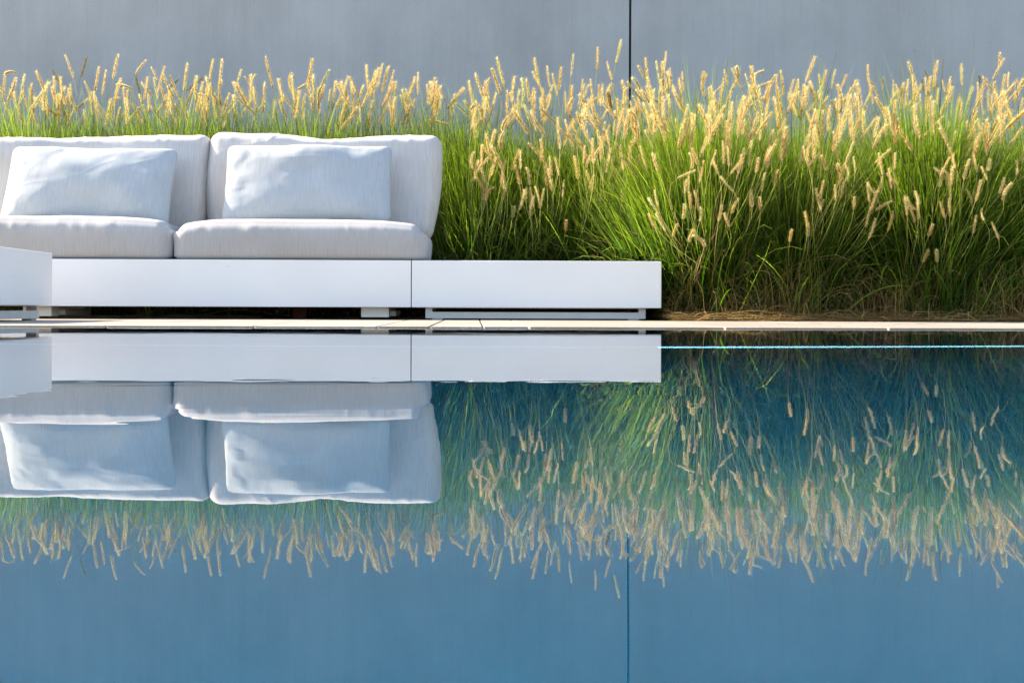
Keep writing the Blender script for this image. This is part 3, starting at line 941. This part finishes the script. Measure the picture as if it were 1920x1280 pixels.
HEADS += [(497, 108, 510, 165), (583, 113, 575, 170), (530, 180, 555, 212), (445, 160, 470, 200), (627, 155, 622, 208), (600, 165, 600, 218), (650, 145, 640, 187), (685, 125, 690, 172),
          (715, 122, 705, 170), (783, 138, 783, 180), (735, 155, 715, 200), (805, 155, 832, 187), (750, 180, 765, 218), (700, 190, 690, 245), (725, 180, 740, 235), (585, 150, 556, 168),
          (560, 172, 548, 215), (655, 200, 640, 240), (610, 215, 615, 255), (520, 150, 530, 195), (770, 205, 760, 250), (840, 235, 800, 225), (880, 220, 850, 190), (870, 190, 905, 230),
          (930, 110, 945, 165), (955, 175, 966, 212), (1000, 112, 1010, 160), (1035, 140, 1045, 182), (1050, 128, 1047, 170), (1118, 90, 1117, 132), (1162, 76, 1153, 120), (1137, 117, 1146, 152),
          (1073, 104, 1069, 145), (1209, 110, 1214, 157), (1195, 124, 1209, 150), (1229, 116, 1236, 160), (1247, 99, 1243, 142), (1255, 129, 1259, 168), (1278, 136, 1280, 172), (1221, 170, 1222, 206),
          (1248, 146, 1249, 189), (1323, 140, 1313, 168), (1356, 132, 1363, 162), (1372, 130, 1391, 168), (1430, 133, 1404, 147), (1396, 140, 1406, 168), (1446, 153, 1402, 173), (1436, 181, 1394, 208),
          (1438, 161, 1438, 203), (1454, 142, 1455, 180), (1461, 134, 1467, 180), (1526, 108, 1509, 155), (1546, 133, 1537, 172), (1495, 168, 1485, 203), (1537, 177, 1516, 210), (1352, 161, 1331, 183),
          (1310, 201, 1299, 230), (1343, 235, 1325, 265), (1566, 132, 1558, 168), (1585, 141, 1577, 165), (1605, 152, 1572, 202), (1625, 123, 1627, 156), (1631, 152, 1647, 184), (1655, 145, 1653, 170),
          (1673, 152, 1673, 188), (1678, 160, 1685, 190), (1691, 158, 1687, 182), (1701, 117, 1715, 161), (1699, 165, 1703, 210), (1733, 147, 1736, 180), (1765, 152, 1771, 175), (1780, 145, 1781, 168),
          (1777, 158, 1769, 209), (1803, 121, 1803, 162), (1822, 163, 1811, 204), (1846, 150, 1835, 187), (1873, 99, 1871, 130), (1881, 111, 1859, 150), (1889, 137, 1888, 165), (1905, 154, 1872, 193),
          (1918, 160, 1898, 180), (1852, 171, 1852, 210), (1916, 185, 1911, 215), (1724, 178, 1726, 213), (1735, 191, 1739, 222), (1758, 167, 1754, 200), (1797, 178, 1794, 210), (1839, 189, 1843, 217),
          (1896, 209, 1868, 234), (1811, 252, 1800, 294), (1727, 261, 1725, 290), (1751, 226, 1760, 272), (1779, 230, 1778, 264), (985, 150, 992, 195), (1015, 178, 1022, 215), (1090, 150, 1086, 190),
          (905, 165, 917, 205), (890, 140, 905, 180), (1105, 150, 1110, 190), (1128, 160, 1124, 200), (1058, 175, 1060, 215), (1025, 125, 1030, 165), (1170, 165, 1166, 205), (1190, 190, 1205, 235)]
DARK += [(1733, 132, 1747, 162), (1751, 147, 1755, 165), (1835, 142, 1836, 157), (1553, 165, 1547, 186), (1727, 150, 1731, 172), (1800, 128, 1802, 162)]

def place(tip, base, curved=None):
    """put a seed head with base and tip given in 3-D on the nearest clump"""
    best = min(PLANTS, key=lambda q: abs(q["x"] - base.x) + 0.45 * abs(q["y"] - base.y))
    rng = best["rng"]
    d = tip - base
    L = d.length
    if curved is None:
        k = int(rng.choice([0, 1, 2, 3, 4], p=[0.3, 0.25, 0.2, 0.15, 0.1]))
    else: k = curved
    o = link("flower_spike", SPIKES[k], None, best["root"])
    q = d.to_track_quat('Z', 'Y')
    bend = [0.0, 0.12, 0.25, -0.18, 0.5, 0.9, 1.5, 2.4][k]
    roll = rng.uniform(0, 2 * math.pi) if k < 4 else (0.0 if d.x > 0 else math.pi) + rng.normal(0, 0.25)
    # take out the mean bend so that the chord follows tip - base
    q = q @ Quaternion((0, 0, 1), roll) @ Quaternion((0, 1, 0), -bend / 2)
    chord = math.sin(bend / 2) / (bend / 2) if abs(bend) > 1e-3 else 1.0
    s = L / (0.13 * chord)
    fat = min(1.15, max(0.75, s)) * rng.uniform(0.62, 0.98)
    o.matrix_world = Matrix.LocRotScale(base, q, Vector((fat, fat, s)))
    o.parent = best["root"]
    o.matrix_parent_inverse = best["root"].matrix_basis.inverted()
    # start direction of the head, for the stem to run into
    st = q @ Vector((0, 0, 1))
    best["stems"].append((base.copy(), st))
    best["n"] += 1

rg = np.random.default_rng(77)
def depth_for(px):
    if px < 860: return rg.uniform(7.2, 7.62)
    if px < 1230: return rg.uniform(7.05, 7.55)
    return rg.uniform(7.0, 7.55)
for a, b_, c, d in HEADS:
    Y = depth_for(c)
    place(at(a, b_, Y + rg.normal(0, 0.025)), at(c, d, Y))
for a, b_, c, d in DARK:
    Y = rg.uniform(8.0, 8.1)
    place(at(a, b_, Y), at(c, d, Y))
for a, b_, c, d in ARCH:
    Y = depth_for(c)
    place(at(a, b_, Y), at(c, d, Y), 7)
# the many heads lower in the clumps
def scatter(n, x0, x1, yfun, Yfun, lay, short=1.0):
    for _ in range(n):
        x = rg.uniform(x0, x1); y = yfun(x); Y = Yfun(x, y)
        ln = short * rg.uniform(38, 62) * 7.3 / Y / 1.05
        near = min(PLANTS, key=lambda q: abs(q["x"] - at(x, y, Y).x) + 0.45 * abs(q["y"] - Y))
        lean = (at(x, y, Y).x - near["x"]) * 0.9 + rg.normal(0, 0.32)
        lean = max(-1.25, min(1.25, lean))
        base = at(x, y, Y)
        if base.x < XS + 0.25 and base.y < 7.15: continue
        Lm = ln / (FPX / Y)
        fwd = rg.normal(-0.12, 0.3) if lay else rg.normal(0, 0.15)
        tipv = base + Vector((math.sin(lean), fwd, math.cos(lean))).normalized() * Lm
        tipv.y = min(tipv.y, WALL_Y - 0.03)
        k = None if rg.uniform() < 0.75 else int(rg.choice([4, 5, 6]))
        place(tipv, base, k)
scatter(115, 0, 850, lambda x: rg.triangular(165, 225, 250), lambda x, y: rg.uniform(7.15, 7.6), False)
scatter(85, 850, 1250, lambda x: rg.triangular(165, 225, 310), lambda x, y: max(6.75, 7.5 - (y - 165) * 0.0062 + rg.normal(0, 0.1)), True)
scatter(85, 1220, 1925, lambda x: rg.triangular(165, 210, 270), lambda x, y: 7.25 - (y - 165) * 0.0095 + rg.normal(0, 0.12), True)
scatter(80, 1220, 1925, lambda x: rg.triangular(235, 260, 330), lambda x, y: 6.2 - (y - 240) * 0.0012 + rg.normal(0, 0.05), True)
scatter(90, 1230, 1925, lambda x: rg.triangular(285, 330, 470), lambda x, y: rg.uniform(5.86, 6.05), True, 0.58)
scatter(40, 1060, 1270, lambda x: rg.triangular(190, 250, 350), lambda x, y: rg.uniform(6.3, 6.7), True, 0.8)
scatter(50, 860, 1225, lambda x: rg.triangular(280, 320, 430), lambda x, y: rg.uniform(6.6, 6.74), True, 0.75)
# short round heads pointing at the pool
for x, y in ((1260, 430), (1290, 440), (1480, 440), (1515, 430), (1740, 430), (1757, 478), (1730, 478), (1600, 380), (1410, 375), (1425, 380), (1535, 385), (1700, 380), (960, 395), (1060, 420), (1160, 390), (1230, 355), (985, 360), (940, 360)):
    Y = rg.uniform(5.92, 5.98) if x > 1240 else rg.uniform(6.68, 6.74)
    b_ = at(x, y + 14, Y)
    place(b_ + Vector((rg.normal(0, 0.02), -0.035, 0.05)), b_, 0)

for P_ in PLANTS:
    rng = P_["rng"]
    n = len(P_["stems"])
    if n:
        s = 10
        t = np.linspace(0, 1, s)
        pts = np.zeros((n, s, 3))
        for i, (b_, dv) in enumerate(P_["stems"]):
            r0 = np.array([P_["x"] + rng.normal(0, 0.06), P_["y"] + rng.normal(0, 0.05), 0.0])
            p1 = np.array(b_ + dv * 0.004)
            D = np.linalg.norm(p1 - r0)
            m0 = np.array([0, 0, 1.0]) * D * 0.7 + (p1 - r0) * 0.3
            m1 = np.array(dv) * D * 0.6
            h = t[:, None]
            pts[i] = (2 * h ** 3 - 3 * h ** 2 + 1) * r0 + (h ** 3 - 2 * h ** 2 + h) * m0 + (-2 * h ** 3 + 3 * h ** 2) * p1 + (h ** 3 - h ** 2) * m1
        inner = keep_out(pts[:, :-1]); pts[:, :-1] = inner
        w = np.full((n, s), 0.0032) * (1 - 0.3 * t)[None, :]
        tw = rng.uniform(0, math.pi, n)
        side = np.stack([np.cos(tw), np.sin(tw), 0 * tw], 1)[:, None, :].repeat(s, 1)
        side2 = np.stack([-np.sin(tw), np.cos(tw), 0 * tw], 1)[:, None, :].repeat(s, 1)
        me = strip_mesh("stems", np.concatenate([pts, pts]), np.concatenate([w, w]), np.concatenate([side, side2]), np.tile(rng.uniform(0, 1, n), 2))
        b = link("stems", me, M["stem"], P_["root"]); local(b, P_["root"]); tag(b, kind="stuff")

# loose straw lying on the bed and over the paving edge
def straw():
    rng = np.random.default_rng(9)
    n = 5000
    x = rng.uniform(0.75, 3.6, n); y = BED_Y - 0.07 + rng.gamma(1.6, 0.14, n)
    x[:90] = rng.uniform(-1.4, 3.4, 90); y[:90] = rng.uniform(4.2, 5.95, 90)
    s = 6; t = np.linspace(0, 1, s)
    L = rng.uniform(0.06, 0.24, n); ph = rng.uniform(0, 2 * math.pi, n)
    z0 = rng.gamma(1.3, 0.007, n) + 0.006
    z0[:90] = 0.006
    L[:90] *= 0.4
    cur = rng.normal(0, 1.0, n)
    ang = ph[:, None] + cur[:, None] * (t - 0.5)[None, :]
    d = np.stack([np.cos(ang), np.sin(ang) * 0.55, np.zeros_like(ang)], -1) * (L / (s - 1))[:, None, None]
    p = np.cumsum(d, 1); p -= p[:, s // 2:s // 2 + 1]
    p += np.stack([x, y, z0], 1)[:, None, :]
    lift = rng.gamma(1.2, 0.014, n); lift[:90] *= 0.1
    p[..., 2] += lift[:, None] * (1 - (2 * t - 1) ** 2)[None, :] * rng.uniform(-0.1, 1, n)[:, None]
    p[..., 2] = np.maximum(p[..., 2], 0.006)
    m = (p[..., 0] < XR + 0.01)
    p[..., 1] = np.where(m & (p[..., 1] < 6.89), np.maximum(p[..., 1], 6.89), p[..., 1])
    w = rng.uniform(0.0016, 0.003, n)[:, None] * (1 - 0.7 * t[None, :] ** 2)
    side = np.stack([-np.sin(ang), np.cos(ang), rng.normal(0, 0.6, n)[:, None] + 0 * ang], -1)
    side /= np.linalg.norm(side, axis=-1, keepdims=True)
    me = strip_mesh("straw_litter", p, w, side, rng.uniform(0, 1, n))
    o = link("straw_litter", me, M["dry"])
    tag(o, "loose brown straw lying over the soil and the paving edge", "straw", kind="stuff")
straw()
